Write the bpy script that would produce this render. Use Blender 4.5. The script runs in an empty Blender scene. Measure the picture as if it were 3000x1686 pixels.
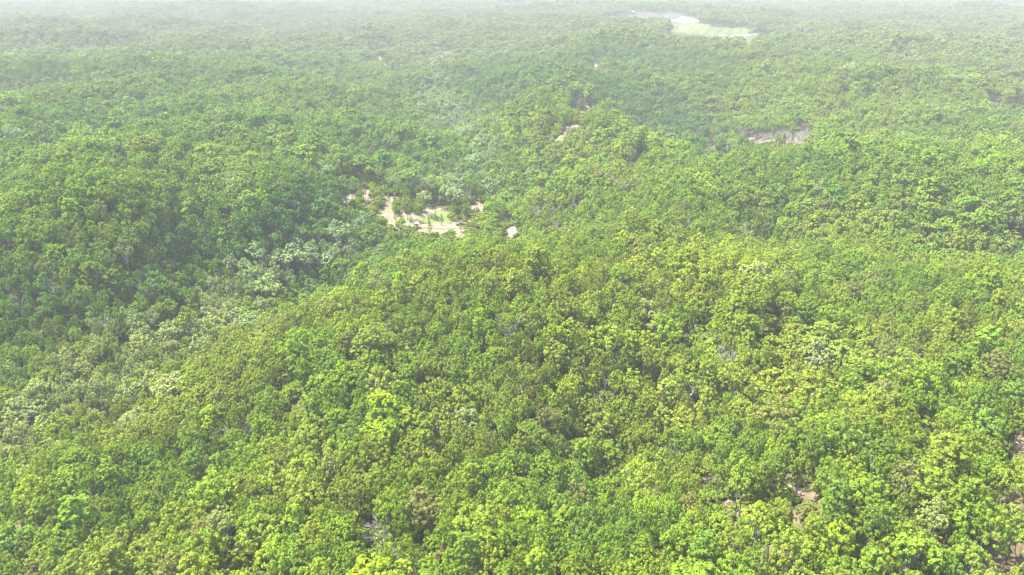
import bpy, math, random
import numpy as np
from mathutils import Vector, Matrix

rnd = random.Random(7)
R = np.random.RandomState(11)
scene = bpy.context.scene
C = scene.collection
rad = math.radians

# ------------------------------------------------------------------ camera, light, exposure
CAMZ = 105.0
PITCH = 23.3                      # degrees below the horizontal
FPX = 2142.0                      # focal length in pixels of the 3000 x 1686 photograph
cd = bpy.data.cameras.new("camera")
cd.sensor_width = 36.0
cd.lens = 36.0 * FPX / 3000.0
cd.clip_start = 0.5
cd.clip_end = 60000.0
cam = bpy.data.objects.new("camera", cd)
cam.location = (0, 0, CAMZ)
cam.rotation_euler = (rad(90 - PITCH), 0, 0)
C.objects.link(cam)
scene.camera = cam

SUN_EL, SUN_AZ = 61.0, -72.0      # azimuth from +Y towards +X
w = bpy.data.worlds.new("World")
scene.world = w
w.use_nodes = True
nt = w.node_tree
bg = nt.nodes["Background"]
sky = nt.nodes.new("ShaderNodeTexSky")
sky.sky_type = 'NISHITA'
sky.sun_disc = False
sky.sun_elevation = rad(SUN_EL)
sky.sun_rotation = rad(SUN_AZ)
sky.air_density = 1.0
sky.dust_density = 2.5
sky.ozone_density = 1.0
nt.links.new(sky.outputs[0], bg.inputs[0])
bg.inputs[1].default_value = 0.15
sl = bpy.data.lights.new("sun", 'SUN')
sl.energy = 5.0
sl.angle = rad(0.6)
sl.color = (1.0, 0.95, 0.87)
sun = bpy.data.objects.new("sun", sl)
sd = Vector((math.sin(rad(SUN_AZ)) * math.cos(rad(SUN_EL)), math.cos(rad(SUN_AZ)) * math.cos(rad(SUN_EL)), math.sin(rad(SUN_EL))))
sun.rotation_euler = sd.to_track_quat('Z', 'Y').to_euler()
sun.location = (-300, 100, 600)
C.objects.link(sun)
scene.view_settings.view_transform = 'Standard'
scene.view_settings.look = 'None'
scene.view_settings.exposure = 2.1
scene.view_settings.gamma = 1.0
cy = scene.cycles
cy.max_bounces = 5
cy.diffuse_bounces = 3
cy.glossy_bounces = 1
cy.transmission_bounces = 3
cy.volume_bounces = 1
cy.transparent_max_bounces = 4
cy.caustics_reflective = False
cy.caustics_refractive = False

HAZE_DENSITY = 0.00036
HAZE_COLOR = (0.345, 0.366, 0.378)

# ------------------------------------------------------------------ view geometry (used for laying the land out)
ca, sa = math.cos(rad(PITCH)), math.sin(rad(PITCH))

def project(x, y, z):
    dz = z - CAMZ
    f = y * ca - dz * sa
    u = y * sa + dz * ca
    f = np.where(f < 1e-3, 1e-3, f)
    return 1500 + FPX * x / f, 843 - FPX * u / f, f

def ray(px, py):
    a, b = (px - 1500) / FPX, (843 - py) / FPX
    return a, ca + b * sa, -sa + b * ca

# ------------------------------------------------------------------ land form
# photo column, photo row, height of the tree tops there
CP = [(0,1686,-6), (700,1686,2), (1500,1686,8), (2300,1686,12), (3000,1686,14), (0,1400,-13), (700,1420,0), (1300,1400,2), (2000,1400,9), (2500,1400,13), (3000,1400,16), (700,1290,-9), (1300,1270,-8), (1750,1215,-9), (2050,1130,-3), (2400,1020,4), (1050,1130,0), (1500,1060,5), (1400,850,10), (1700,800,13), (1200,900,3), (2200,930,13), (2700,1000,15), (3000,1150,16), (1350,735,3), (1700,722,11), (2200,738,12), (2900,765,12), (3100,770,12), (1500,672,-14), (1750,662,-9), (2250,695,-6), (2950,735,-5), (0,1150,-16), (200,1110,-17), (480,1000,-18), (690,870,-18), (860,770,-18), (1050,705,-18), (1200,655,-17), (1400,580,-15), (1450,480,-13), (1350,380,-15), (1280,280,-12), (1300,200,-9), (1310,140,-6), (350,1250,-12), (600,1100,-11), (900,900,-7), (1100,790,-6), (0,930,-8), (0,780,5), (300,720,7), (560,760,-14), (450,640,6), (780,640,0), (900,540,2), (0,520,15), (500,460,16), (880,420,6), (0,350,16), (500,300,16), (900,250,8), (1080,380,-2), (1560,560,-14), (1700,560,-4), (2000,570,8), (2500,570,12), (3000,610,10), (1700,470,-2), (2000,440,12), (2500,448,15), (3000,448,15), (1850,395,-20), (2080,400,-17), (2500,415,-2), (2300,330,4), (2800,300,10), (2080,320,-9), (1700,300,14), (1600,200,12), (1780,130,17), (2000,150,17), (2300,150,18), (2000,250,2), (2100,105,14), (2080,55,14), (1500,60,10), (2700,200,12), (2700,100,12), (1000,150,0), (500,150,8), (0,150,8), (300,80,8), (900,60,2), (1500,15,2), (2500,30,6), (0,0,0), (1500,-10,0), (3000,0,2)]
CANOPY = 12.5
_P = []
for px, py, z in CP:
    a, b, c = ray(px, py)
    t = (z - CAMZ) / c
    x, y = a * t, b * t
    _P.append((math.atan2(x, y), math.log(math.hypot(x, y)), z - CANOPY))
_P = np.array(_P)
_S = np.array([1.0, 0.55])
_Q = _P[:, :2] * _S
def _k(d2):
    return 0.5 * d2 * np.log(d2 + 1e-12)
_n = len(_Q)
_A = np.zeros((_n + 3, _n + 3))
_A[:_n, :_n] = _k(((_Q[:, None] - _Q[None]) ** 2).sum(-1)) + np.eye(_n) * 2e-5
_A[:_n, _n] = 1
_A[:_n, _n + 1:] = _Q
_A[_n:, :_n] = _A[:_n, _n:].T
_W = np.linalg.solve(_A, np.concatenate([_P[:, 2], np.zeros(3)]))
_waves = []
for i in range(26):
    lam = 70 * 1.22 ** i
    th = R.rand() * 6.283
    _waves.append((math.cos(th) * 6.283 / lam, math.sin(th) * 6.283 / lam, R.rand() * 6.283, lam))

def H(x, y):
    x = np.asarray(x, float); y = np.asarray(y, float)
    sh = x.shape
    x = x.ravel(); y = y.ravel()
    D = np.hypot(x, y)
    th = np.arctan2(x, y)
    at = np.abs(th)
    lim = 0.72
    th2 = np.where(at < lim, at, lim * (math.pi - at) / (math.pi - lim)) * np.sign(th)
    v = np.log(np.clip(D, 105, 3600))
    q = np.stack([th2, v], 1) * _S
    out = np.empty(len(x))
    for i in range(0, len(x), 20000):
        qq = q[i:i + 20000]
        d2 = ((qq[:, None] - _Q[None]) ** 2).sum(-1)
        out[i:i + 20000] = _k(d2) @ _W[:_n] + _W[_n] + qq @ _W[_n + 1:]
    nz = np.zeros(len(x))
    for kx, ky, ph, lam in _waves:
        amp = min(0.011 * lam, 2.2)
        g = np.clip(D / (lam * 2.2), 0, 1)
        g = g * np.clip(2.0 - lam / (0.5 * D + 60), 0, 1)
        amp = amp * (1 + .35 * np.clip((D - 500) / 900, 0, 1))
        nz += amp * g * np.sin(kx * x + ky * y + ph + 1.3 * np.sin(ky * x * 0.6 - kx * y * 0.6))
    out = out + nz
    return np.clip(out, -60, CAMZ - 55).reshape(sh)

NG = 430
_T = math.asinh(14000 / 150.0)
_tt = np.linspace(-_T, _T, NG)
GX = 150 * np.sinh(_tt)
GY = 150 * np.sinh(_tt) + 230
_gx, _gy = np.meshgrid(GX, GY)
GZ = H(_gx, _gy)

def Hg(x, y):
    """height on the ground sheet itself"""
    x = np.asarray(x, float); y = np.asarray(y, float)
    i = np.clip(np.searchsorted(GX, x) - 1, 0, NG - 2)
    j = np.clip(np.searchsorted(GY, y) - 1, 0, NG - 2)
    fx = (x - GX[i]) / (GX[i + 1] - GX[i]); fy = (y - GY[j]) / (GY[j + 1] - GY[j])
    z0, z1, z2, z3 = GZ[j, i], GZ[j, i + 1], GZ[j + 1, i + 1], GZ[j + 1, i]
    return np.where(fx >= fy, z0 + fx * (z1 - z0) + fy * (z2 - z1), z0 + fx * (z2 - z3) + fy * (z3 - z0))

_ts = np.geomspace(60, 9000, 2600)
def hit(px, py, lift=0.0):
    a, b, c = ray(px, py)
    x, y, z = a * _ts, b * _ts, CAMZ + c * _ts
    d = z - (Hg(x, y) + lift)
    k = np.argmax(d < 0) if (d < 0).any() else len(_ts) - 1
    if k > 0:
        f = d[k - 1] / (d[k - 1] - d[k] + 1e-9)
        t = _ts[k - 1] + f * (_ts[k] - _ts[k - 1])
    else:
        t = _ts[0]
    return a * t, b * t

# ------------------------------------------------------------------ helpers
def mesh_from(name, verts, faces, mats=(), smooth=False, midx=None):
    me = bpy.data.meshes.new(name)
    verts = np.asarray(verts, np.float32); faces = np.asarray(faces, np.int32)
    k = faces.shape[1]
    me.vertices.add(len(verts)); me.vertices.foreach_set("co", verts.ravel())
    me.loops.add(faces.size); me.loops.foreach_set("vertex_index", faces.ravel())
    me.polygons.add(len(faces))
    me.polygons.foreach_set("loop_start", np.arange(0, faces.size, k, dtype=np.int32))
    if midx is not None:
        me.polygons.foreach_set("material_index", np.asarray(midx, np.int32))
    for m in mats:
        me.materials.append(m)
    me.update(calc_edges=True)
    if smooth:
        me.polygons.foreach_set("use_smooth", np.ones(len(faces), bool))
    return me

def obj(name, me, parent=None, loc=(0, 0, 0), rz=0.0, link=True):
    o = bpy.data.objects.new(name, me)
    o.location = loc
    o.rotation_euler = (0, 0, rz)
    if parent is not None:
        o.parent = parent
    if link:
        C.objects.link(o)
    return o

def tag(o, label=None, cat=None, group=None, kind=None):
    if label: o["label"] = label
    if cat: o["category"] = cat
    if group: o["group"] = group
    if kind: o["kind"] = kind
    return o

def mat(name, build):
    m = bpy.data.materials.new(name)
    m.use_nodes = True
    t = m.node_tree
    t.nodes.clear()
    out = t.nodes.new("ShaderNodeOutputMaterial")
    build(t, out)
    return m

def N(t, kind, **kw):
    n = t.nodes.new(kind)
    for k, v in kw.items():
        if k.startswith("i_"):
            n.inputs[k[2:].replace("_", " ")].default_value = v
        else:
            setattr(n, k, v)
    return n

def noise_col(t, scale, stops, detail=6.0, coords=None, rough=0.6):
    tc = N(t, "ShaderNodeTexCoord")
    no = N(t, "ShaderNodeTexNoise")
    no.inputs["Scale"].default_value = scale
    no.inputs["Detail"].default_value = detail
    no.inputs["Roughness"].default_value = rough
    t.links.new(tc.outputs["Object"], no.inputs["Vector"])
    cr = N(t, "ShaderNodeValToRGB")
    el = cr.color_ramp.elements
    while len(el) < len(stops):
        el.new(0.5)
    for e, (p, c) in zip(el, stops):
        e.position = p
        e.color = (*c, 1)
    t.links.new(no.outputs["Fac"], cr.inputs["Fac"])
    return cr.outputs["Color"]

def simple(name, stops, scale, rough=0.9, metal=0.0, bump=0.0, scale2=None, stops2=None):
    def b(t, out):
        p = N(t, "ShaderNodeBsdfPrincipled")
        p.inputs["Roughness"].default_value = rough
        p.inputs["Metallic"].default_value = metal
        p.inputs["Specular IOR Level"].default_value = 0.25
        c = noise_col(t, scale, stops)
        if scale2:
            c2 = noise_col(t, scale2, stops2, 4)
            mx = N(t, "ShaderNodeMix", data_type='RGBA', blend_type='MULTIPLY')
            mx.inputs["Factor"].default_value = 1.0
            t.links.new(c, mx.inputs[6]); t.links.new(c2, mx.inputs[7])
            c = mx.outputs[2]
        t.links.new(c, p.inputs["Base Color"])
        t.links.new(p.outputs[0], out.inputs[0])
    return mat(name, b)

def leaf_build(t, out):
    at = N(t, "ShaderNodeAttribute", attribute_type='INSTANCER', attribute_name="tree_col")
    lv = N(t, "ShaderNodeAttribute", attribute_type='GEOMETRY', attribute_name="leafvar")
    tint = N(t, "ShaderNodeValToRGB")
    e = tint.color_ramp.elements
    e[0].position = 0.0; e[0].color = (0.62, 0.72, 0.62, 1)
    e[1].position = 1.0; e[1].color = (1.42, 1.24, 1.15, 1)
    t.links.new(lv.outputs["Fac"], tint.inputs[0])
    mx = N(t, "ShaderNodeMix", data_type='RGBA', blend_type='MULTIPLY')
    mx.inputs["Factor"].default_value = 1.0
    t.links.new(at.outputs["Color"], mx.inputs[6]); t.links.new(tint.outputs[0], mx.inputs[7])
    d = N(t, "ShaderNodeBsdfDiffuse")
    t.links.new(mx.outputs[2], d.inputs[0])
    tr = N(t, "ShaderNodeBsdfTranslucent")
    m2 = N(t, "ShaderNodeMix", data_type='RGBA', blend_type='MULTIPLY')
    m2.inputs["Factor"].default_value = 1.0
    m2.inputs[7].default_value = (1.15, 1.1, 0.55, 1)
    t.links.new(mx.outputs[2], m2.inputs[6])
    t.links.new(m2.outputs[2], tr.inputs[0])
    ms = N(t, "ShaderNodeMixShader")
    ms.inputs[0].default_value = 0.35
    t.links.new(d.outputs[0], ms.inputs[1]); t.links.new(tr.outputs[0], ms.inputs[2])
    t.links.new(ms.outputs[0], out.inputs[0])
M_LEAF = mat("leaf", leaf_build)
M_BARK = simple("bark", [(0.3, (0.075, 0.07, 0.05)), (0.7, (0.16, 0.15, 0.11))], 1.5)
M_DEAD = simple("weathered_wood", [(0.3, (0.180, 0.162, 0.144)), (0.7, (0.312, 0.294, 0.270))], 1.2)
M_PALEBARK = simple("pale_bark", [(0.3, (0.195, 0.182, 0.156)), (0.7, (0.403, 0.390, 0.351))], 0.8)

def ground_build(t, out):
    p = N(t, "ShaderNodeBsdfDiffuse")
    c1 = noise_col(t, 0.35, [(0.3, (0.058, 0.042, 0.024)), (0.5, (0.102, 0.083, 0.048)), (0.72, (0.153, 0.124, 0.078))], 8)
    c2 = noise_col(t, 0.05, [(0.3, (0.06, 0.10, 0.03)), (0.7, (0.12, 0.16, 0.05))], 8)
    no = N(t, "ShaderNodeTexNoise"); tc = N(t, "ShaderNodeTexCoord")
    no.inputs["Scale"].default_value = 0.12; no.inputs["Detail"].default_value = 8
    t.links.new(tc.outputs["Object"], no.inputs["Vector"])
    mr = N(t, "ShaderNodeMapRange"); mr.inputs[1].default_value = 0.5; mr.inputs[2].default_value = 0.6
    t.links.new(no.outputs["Fac"], mr.inputs[0])
    mx = N(t, "ShaderNodeMix", data_type='RGBA')
    t.links.new(mr.outputs[0], mx.inputs[0]); t.links.new(c1, mx.inputs[6]); t.links.new(c2, mx.inputs[7])
    t.links.new(mx.outputs[2], p.inputs[0]); t.links.new(p.outputs[0], out.inputs[0])
M_GROUND = mat("forest_floor", ground_build)

# ------------------------------------------------------------------ ground sheet
idx = np.arange(NG * NG).reshape(NG, NG)
gf = np.concatenate([np.stack([idx[:-1, :-1], idx[:-1, 1:], idx[1:, 1:]], -1).reshape(-1, 3), np.stack([idx[:-1, :-1], idx[1:, 1:], idx[1:, :-1]], -1).reshape(-1, 3)])
gv = np.stack([_gx.ravel(), _gy.ravel(), GZ.ravel()], 1)
ground = tag(obj("ground", mesh_from("ground", gv, gf, [M_GROUND], True)), "brown leaf littered forest floor rolling over ridges and valleys", None, None, "structure")

# ------------------------------------------------------------------ open places
def inpoly(px, py, poly):
    px = np.asarray(px, float); py = np.asarray(py, float)
    r = np.zeros(px.shape, bool)
    n = len(poly)
    for i in range(n):
        x1, y1 = poly[i]; x2, y2 = poly[(i + 1) % n]
        c = ((y1 > py) != (y2 > py)) & (px < (x2 - x1) * (py - y1) / (y2 - y1 + 1e-12) + x1)
        r ^= c
    return r

def near_line(px, py, line, w_):
    px = np.asarray(px, float); py = np.asarray(py, float)
    best = np.full(px.shape, 1e18)
    for (x1, y1), (x2, y2) in zip(line[:-1], line[1:]):
        dx, dy = x2 - x1, y2 - y1
        t = np.clip(((px - x1) * dx + (py - y1) * dy) / (dx * dx + dy * dy + 1e-9), 0, 1)
        best = np.minimum(best, (px - x1 - t * dx) ** 2 + (py - y1 - t * dy) ** 2)
    return best < w_ * w_

def wob(x, y, lam, seed=0.0):
    return (np.sin(x / lam * 6.28 + seed) * np.cos(y / lam * 5.1 + seed * 1.7) + 0.6 * np.sin(x / lam * 15 + 2 + seed) * np.sin(y / lam * 13 + seed) + 0.4 * np.sin((x + y) / lam * 31 + seed))

M_SAND = simple("pale_dirt", [(0.3, (0.141, 0.107, 0.062)), (0.55, (0.204, 0.166, 0.107)), (0.75, (0.246, 0.213, 0.145))], 0.35)
M_PINK = simple("pink_soil", [(0.3, (0.131, 0.106, 0.067)), (0.55, (0.202, 0.164, 0.112)), (0.75, (0.246, 0.222, 0.163))], 0.3)
M_GRAVEL = simple("white_gravel", [(0.3, (0.168, 0.163, 0.146)), (0.7, (0.217, 0.211, 0.195))], 0.5)
M_ROCK = simple("bare_rock", [(0.3, (0.093, 0.086, 0.072)), (0.5, (0.122, 0.113, 0.097)), (0.7, (0.144, 0.134, 0.118))], 0.8)
M_THIN = simple("thin_stony_soil", [(0.3, (.10, .095, .06)), (0.55, (.165, .145, .11)), (0.75, (.21, .19, .15))], 0.15)
M_LAWN = simple("lawn_grass", [(0.3, (0.084, 0.110, 0.032)), (0.6, (0.115, 0.151, 0.041)), (0.75, (0.157, 0.162, 0.068))], 0.2)
M_DRYGRASS = simple("dry_grass", [(0.3, (.08, .11, .032)), (0.5, (.15, .13, .07)), (0.7, (.085, .11, .032))], 0.25)

def field_build(c_a, c_b, ang, lam):
    def b(t, out):
        d = N(t, "ShaderNodeBsdfDiffuse")
        base = noise_col(t, 0.008, [(0.3, c_a), (0.7, c_b)], 6)
        tc = N(t, "ShaderNodeTexCoord"); mp = N(t, "ShaderNodeMapping")
        mp.inputs["Rotation"].default_value = (0, 0, rad(ang))
        wv = N(t, "ShaderNodeTexWave"); wv.inputs["Scale"].default_value = 1.0 / lam
        wv.inputs["Distortion"].default_value = 2.0
        wv.inputs["Detail Scale"].default_value = 0.05
        t.links.new(tc.outputs["Object"], mp.inputs[0]); t.links.new(mp.outputs[0], wv.inputs[0])
        cr = N(t, "ShaderNodeValToRGB")
        cr.color_ramp.elements[0].color = (0.84, 0.84, 0.82, 1); cr.color_ramp.elements[1].color = (1.1, 1.1, 1.05, 1)
        t.links.new(wv.outputs[0], cr.inputs[0])
        mx = N(t, "ShaderNodeMix", data_type='RGBA', blend_type='MULTIPLY'); mx.inputs["Factor"].default_value = 1
        t.links.new(base, mx.inputs[6]); t.links.new(cr.outputs[0], mx.inputs[7])
        t.links.new(mx.outputs[2], d.inputs[0]); t.links.new(d.outputs[0], out.inputs[0])
    return b
M_MEADOW = mat("meadow_grass", field_build((0.075, 0.10, 0.042), (0.115, 0.125, 0.06), 20, 60))
M_PLOUGH = mat("ploughed_soil", field_build((0.07, 0.062, 0.053), (0.09, 0.08, 0.068), 80, 40))

def ell(cx, cy, rx, ry, n=14, tilt=0.0):
    return [(cx + rx * math.cos(a) * math.cos(tilt) - ry * math.sin(a) * math.sin(tilt), cy + rx * math.cos(a) * math.sin(tilt) + ry * math.sin(a) * math.cos(tilt)) for a in [i * 6.2832 / n for i in range(n)]]

# name, label, material, shape in the photograph, cell, lift, clears trees
FIELD_UP = [(1775,47),(1870,29),(1985,30),(2002,37),(2040,47),(2028,58),(1968,60),(1966,52),(1908,50),(1820,49)]
FIELD_LOW = [(1968,71),(2000,66),(2060,62),(2180,74),(2190,85),(2235,89),(2254,101),(2200,106),(2110,107),(2020,103),(1960,96),(1978,84)]
PATCH = [
 ("ploughed_field", "brown ploughed field beyond the long farmyard on the far ridge", M_PLOUGH, 'p', FIELD_UP, 6, 0.5),
 ("meadow", "pale green open meadow on the far ridge below the white farm buildings", M_MEADOW, 'p', FIELD_LOW, 6, 0.5),
 ("farmyard", "pale gravel farmyard between the ploughed field and the meadow", M_GRAVEL, 'p', [(1968,58),(1990,57),(2035,60),(2062,61),(2030,68),(1985,65)], 4, 0.8),
 ("meadow", "small grassy gap running down from the far meadow's lower edge", M_MEADOW, 'p', [(2182,109),(2203,109),(2200,127),(2186,126)], 5, 0.5),
 ("meadow", "pale grassy glade in the valley head between the far wooded hills", M_MEADOW, 'p', [(1290,134),(1302,134),(1320,150),(1318,158),(1300,150)], 3, 0.4),
 ("gravel_road", "white gravel road along the lower edge of the far meadow", M_GRAVEL, 'l', ([(2110,107),(2160,105),(2205,104),(2252,102)], 5.0), 3, 0.9),
 ("gravel_road", "white gravel road curving into the woods at the meadow's right corner", M_GRAVEL, 'l', ([(2236,86),(2244,92),(2251,97),(2255,102)], 10.0), 3, 1.1),
 ("dirt_patch", "cream dirt patch at the upper end of the far woodland track", M_SAND, 'p', [(1079,135),(1100,133),(1104,146),(1094,148),(1090,140),(1080,139)], 2, 0.3),
 ("dirt_track", "pale dirt track slanting down through the distant woods", M_SAND, 'l', ([(1111,168),(1119,180),(1126,189),(1134,195)], 4.0), 1.5, 0.3),
 ("dirt_patch", "small cream dirt patch at the lower end of the far woodland track", M_SAND, 'p', [(1157,199),(1167,195),(1167,206),(1160,203)], 2, 0.3),
 ("dirt_track", "steep brown track cut straight up the far wooded ridge", M_PINK, 'l', ([(1743,166),(1745,190),(1747,222)], 6.0), 2, 0.3),
 ("dirt_patch", "pale tan dirt bank on the slope above the bright clearing", M_PINK, 'p', [(1652,372),(1700,364),(1700,376),(1672,382),(1656,388),(1652,380)], 1.5, 0.25),
 ("dirt_patch", "narrow tan dirt scar just below the pale dirt bank", M_PINK, 'p', [(1636,402),(1648,388),(1650,408),(1632,416),(1622,424),(1610,420)], 1.5, 0.25),
 ("dirt_patch", "thin pinkish open ground beneath bare trees on the far slope", M_PINK, 'p', [(1678,294),(1700,287),(1702,308),(1680,310)], 2, 0.25),
 ("dirt_patch", "pinkish open strip beside the thin ground on the far slope", M_PINK, 'p', [(1712,294),(1732,298),(1734,318),(1714,312)], 2, 0.25),
 ("sparse_ground", "long tan stony opening among leafless trees on the right hillside", M_THIN, 'p', [(2170,408),(2215,395),(2290,392),(2340,372),(2358,376),(2376,420),(2290,428),(2230,418),(2185,418)], 1.5, 0.25),
 ("sparse_ground", "small pinkish bare opening on the right hillside shoulder", M_THIN, 'p', [(1838,462),(1862,448),(1886,446),(1868,462),(1848,480)], 1.2, 0.2),
 ("dirt_patch", "thin reddish bare patch left of the lone dark tree on the hill shoulder", M_PINK, 'p', ell(2082,442,16,6), 1.2, 0.2),
 ("dirt_patch", "thin reddish bare patch right of the lone dark tree on the hill shoulder", M_PINK, 'p', ell(2130,440,13,8), 1.2, 0.2),
 ("clearing_ground", "dry grassy ground of the whole homestead clearing in the valley", M_DRYGRASS, 'p', [(1100,612),(1150,606),(1180,622),(1230,612),(1262,600),(1330,604),(1372,600),(1412,592),(1424,618),(1390,650),(1376,668),(1366,690),(1340,708),(1300,690),(1230,684),(1160,676),(1130,662),(1104,640)], 1.2, 0.2),
 ("clearing_ground", "thinly wooded dry slope between the soil bank and the homestead", M_DRYGRASS, 'l', ([(1012,590),(1060,570),(1100,575),(1150,590)], 17.0), 1.2, 0.2),
 ("dirt_clearing", "pale dirt turning area and tracks among the homestead trees", M_SAND, 'p', [(1108,622),(1140,628),(1172,627),(1200,629),(1222,626),(1236,622),(1262,613),(1290,609),(1308,612),(1290,622),(1262,630),(1236,638),(1205,650),(1190,655),(1186,644),(1200,640),(1170,634),(1155,636),(1165,668),(1150,665),(1140,640),(1118,634)], 0.9, 0.42),
 ("lawn", "bright green lawn in the middle of the homestead clearing", M_LAWN, 'p', [(1232,640),(1262,630),(1290,618),(1318,622),(1322,650),(1318,662),(1240,656),(1228,650)], 1.0, 0.38),
 ("dirt_track", "bleached dirt drive crossing below the homestead lawn", M_SAND, 'p', [(1220,660),(1245,658),(1290,656),(1330,662),(1370,655),(1376,660),(1362,668),(1362,684),(1345,690),(1336,704),(1325,700),(1345,682),(1300,680),(1352,676),(1330,672),(1260,670),(1230,672)], 0.9, 0.46),
 ("dirt_patch", "grey earth beside the brown shed at the lawn's left end", M_PINK, 'p', [(1190,648),(1205,642),(1228,650),(1232,660),(1216,670),(1190,664)], 0.9, 0.43),
 ("dirt_patch", "bright sandy bend of the drive at the clearing's right corner", M_SAND, 'p', [(1372,606),(1398,592),(1416,597),(1424,618),(1410,622),(1398,610),(1382,617)], 1.0, 0.45),
 ("dirt_patch", "orange pink soil bank on the left side of the homestead", M_PINK, 'p', [(998,596),(1004,578),(1022,570),(1038,572),(1034,590),(1022,596),(1014,602)], 0.8, 0.5),
 ("dirt_patch", "narrow tan opening between two dark trees above the soil bank", M_SAND, 'p', [(1049,546),(1066,544),(1068,574),(1056,576)], 0.8, 0.5),
 ("dirt_patch", "tan yard spot beneath trees left of the grey vehicle", M_SAND, 'p', [(1070,557),(1091,557),(1093,575),(1078,584),(1070,574)], 0.8, 0.5),
 ("dirt_patch", "small tan yard spot below the half hidden grey vehicle", M_SAND, 'p', [(1114,569),(1136,573),(1137,588),(1119,589)], 0.8, 0.5),
 ("dirt_patch", "yellowish sandy strip running down to the homestead tracks", M_SAND, 'p', [(1138,576),(1153,578),(1158,606),(1146,604),(1138,592)], 0.8, 0.5),
 ("rock_slab", "smooth grey rock clearing alone in the trees right of the homestead", M_ROCK, 'p', [(1476,684),(1492,668),(1510,661),(1520,670),(1522,686),(1508,690),(1504,700),(1496,702),(1486,694)], 0.7, 0.42),
 ("forest_gap", "tan dry grass gap on the ridge, the upper right one of two", M_DRYGRASS, 'p', [(2242,932),(2256,922),(2270,936),(2274,960),(2266,978),(2250,972),(2244,955)], 0.5, 0.38),
 ("forest_gap", "pinkish dirt gap left of the dry grass gap on the ridge", M_PINK, 'p', [(2022,960),(2036,952),(2050,945),(2060,950),(2038,966),(2036,990),(2022,1002),(2010,990)], 0.5, 0.38),
 ("forest_gap", "small shaded dirt opening on the left facing wooded slope", M_PINK, 'p', [(812,1128),(824,1112),(836,1130),(850,1150),(842,1164),(828,1152)], 0.5, 0.38),
 ("forest_gap", "bare pink soil opening at the photo's right edge under bright trees", M_PINK, 'p', [(2955,1292),(2985,1280),(3015,1286),(3015,1320),(2985,1326),(2960,1316)], 0.45, 0.07),
 ("forest_gap", "small sandy opening beside a dark green tree at right", M_DRYGRASS, 'p', [(2700,1274),(2726,1270),(2738,1280),(2722,1302),(2706,1290)], 0.4, 0.37),
 ("forest_gap", "grassy gap around a bare grey tree near the bottom edge", M_DRYGRASS, 'p', [(1066,1566),(1094,1548),(1110,1560),(1100,1582),(1078,1594)], 0.4, 0.37),
 ("forest_gap", "faint pinkish gap right of the bare grey trees near the bottom", M_PINK, 'p', [(1224,1562),(1250,1554),(1262,1572),(1232,1612),(1222,1590)], 0.4, 0.37),
 ("forest_gap", "small pink soil gap close to the bottom edge at left", M_PINK, 'p', ell(690,1642,16,18), 0.4, 0.37),
 ("forest_gap", "rusty litter gap in the lower right ravine", M_PINK, 'p', ell(2138,1470,18,34, tilt=-0.5), 0.4, 0.37),
 ("forest_gap", "rusty litter gap beneath trees above the lower right ravine", M_PINK, 'p', ell(2320,1440,34,14, tilt=0.3), 0.4, 0.37),
 ("dirt_track", "pale yard and road glimpsed beneath trees at the right edge", M_SAND, 'p', [(2896,284),(2930,285),(2932,296),(2912,296),(2905,290)], 2, 0.3),
 ("dirt_track", "cream road leaving the photo at the right edge among trees", M_SAND, 'l', ([(2958,298),(2975,297),(3010,303)], 4.5), 2, 0.35),
 ("dirt_track", "pale woodland track, the left one of a distant pair", M_SAND, 'l', ([(76,116),(82,122),(86,130)], 6.0), 3, 0.5),
 ("dirt_track", "pale woodland track, the right one of a distant pair", M_SAND, 'l', ([(108,112),(118,122),(128,132)], 6.0), 3, 0.5),
 ("gravel_road", "thin pale road beside houses on the far horizon plain", M_GRAVEL, 'l', ([(1462,9),(1490,9),(1520,7),(1560,7)], 7.0), 6, 1.0),
]
CLEAR = []     # (polygon in the photograph, max distance)
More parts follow.
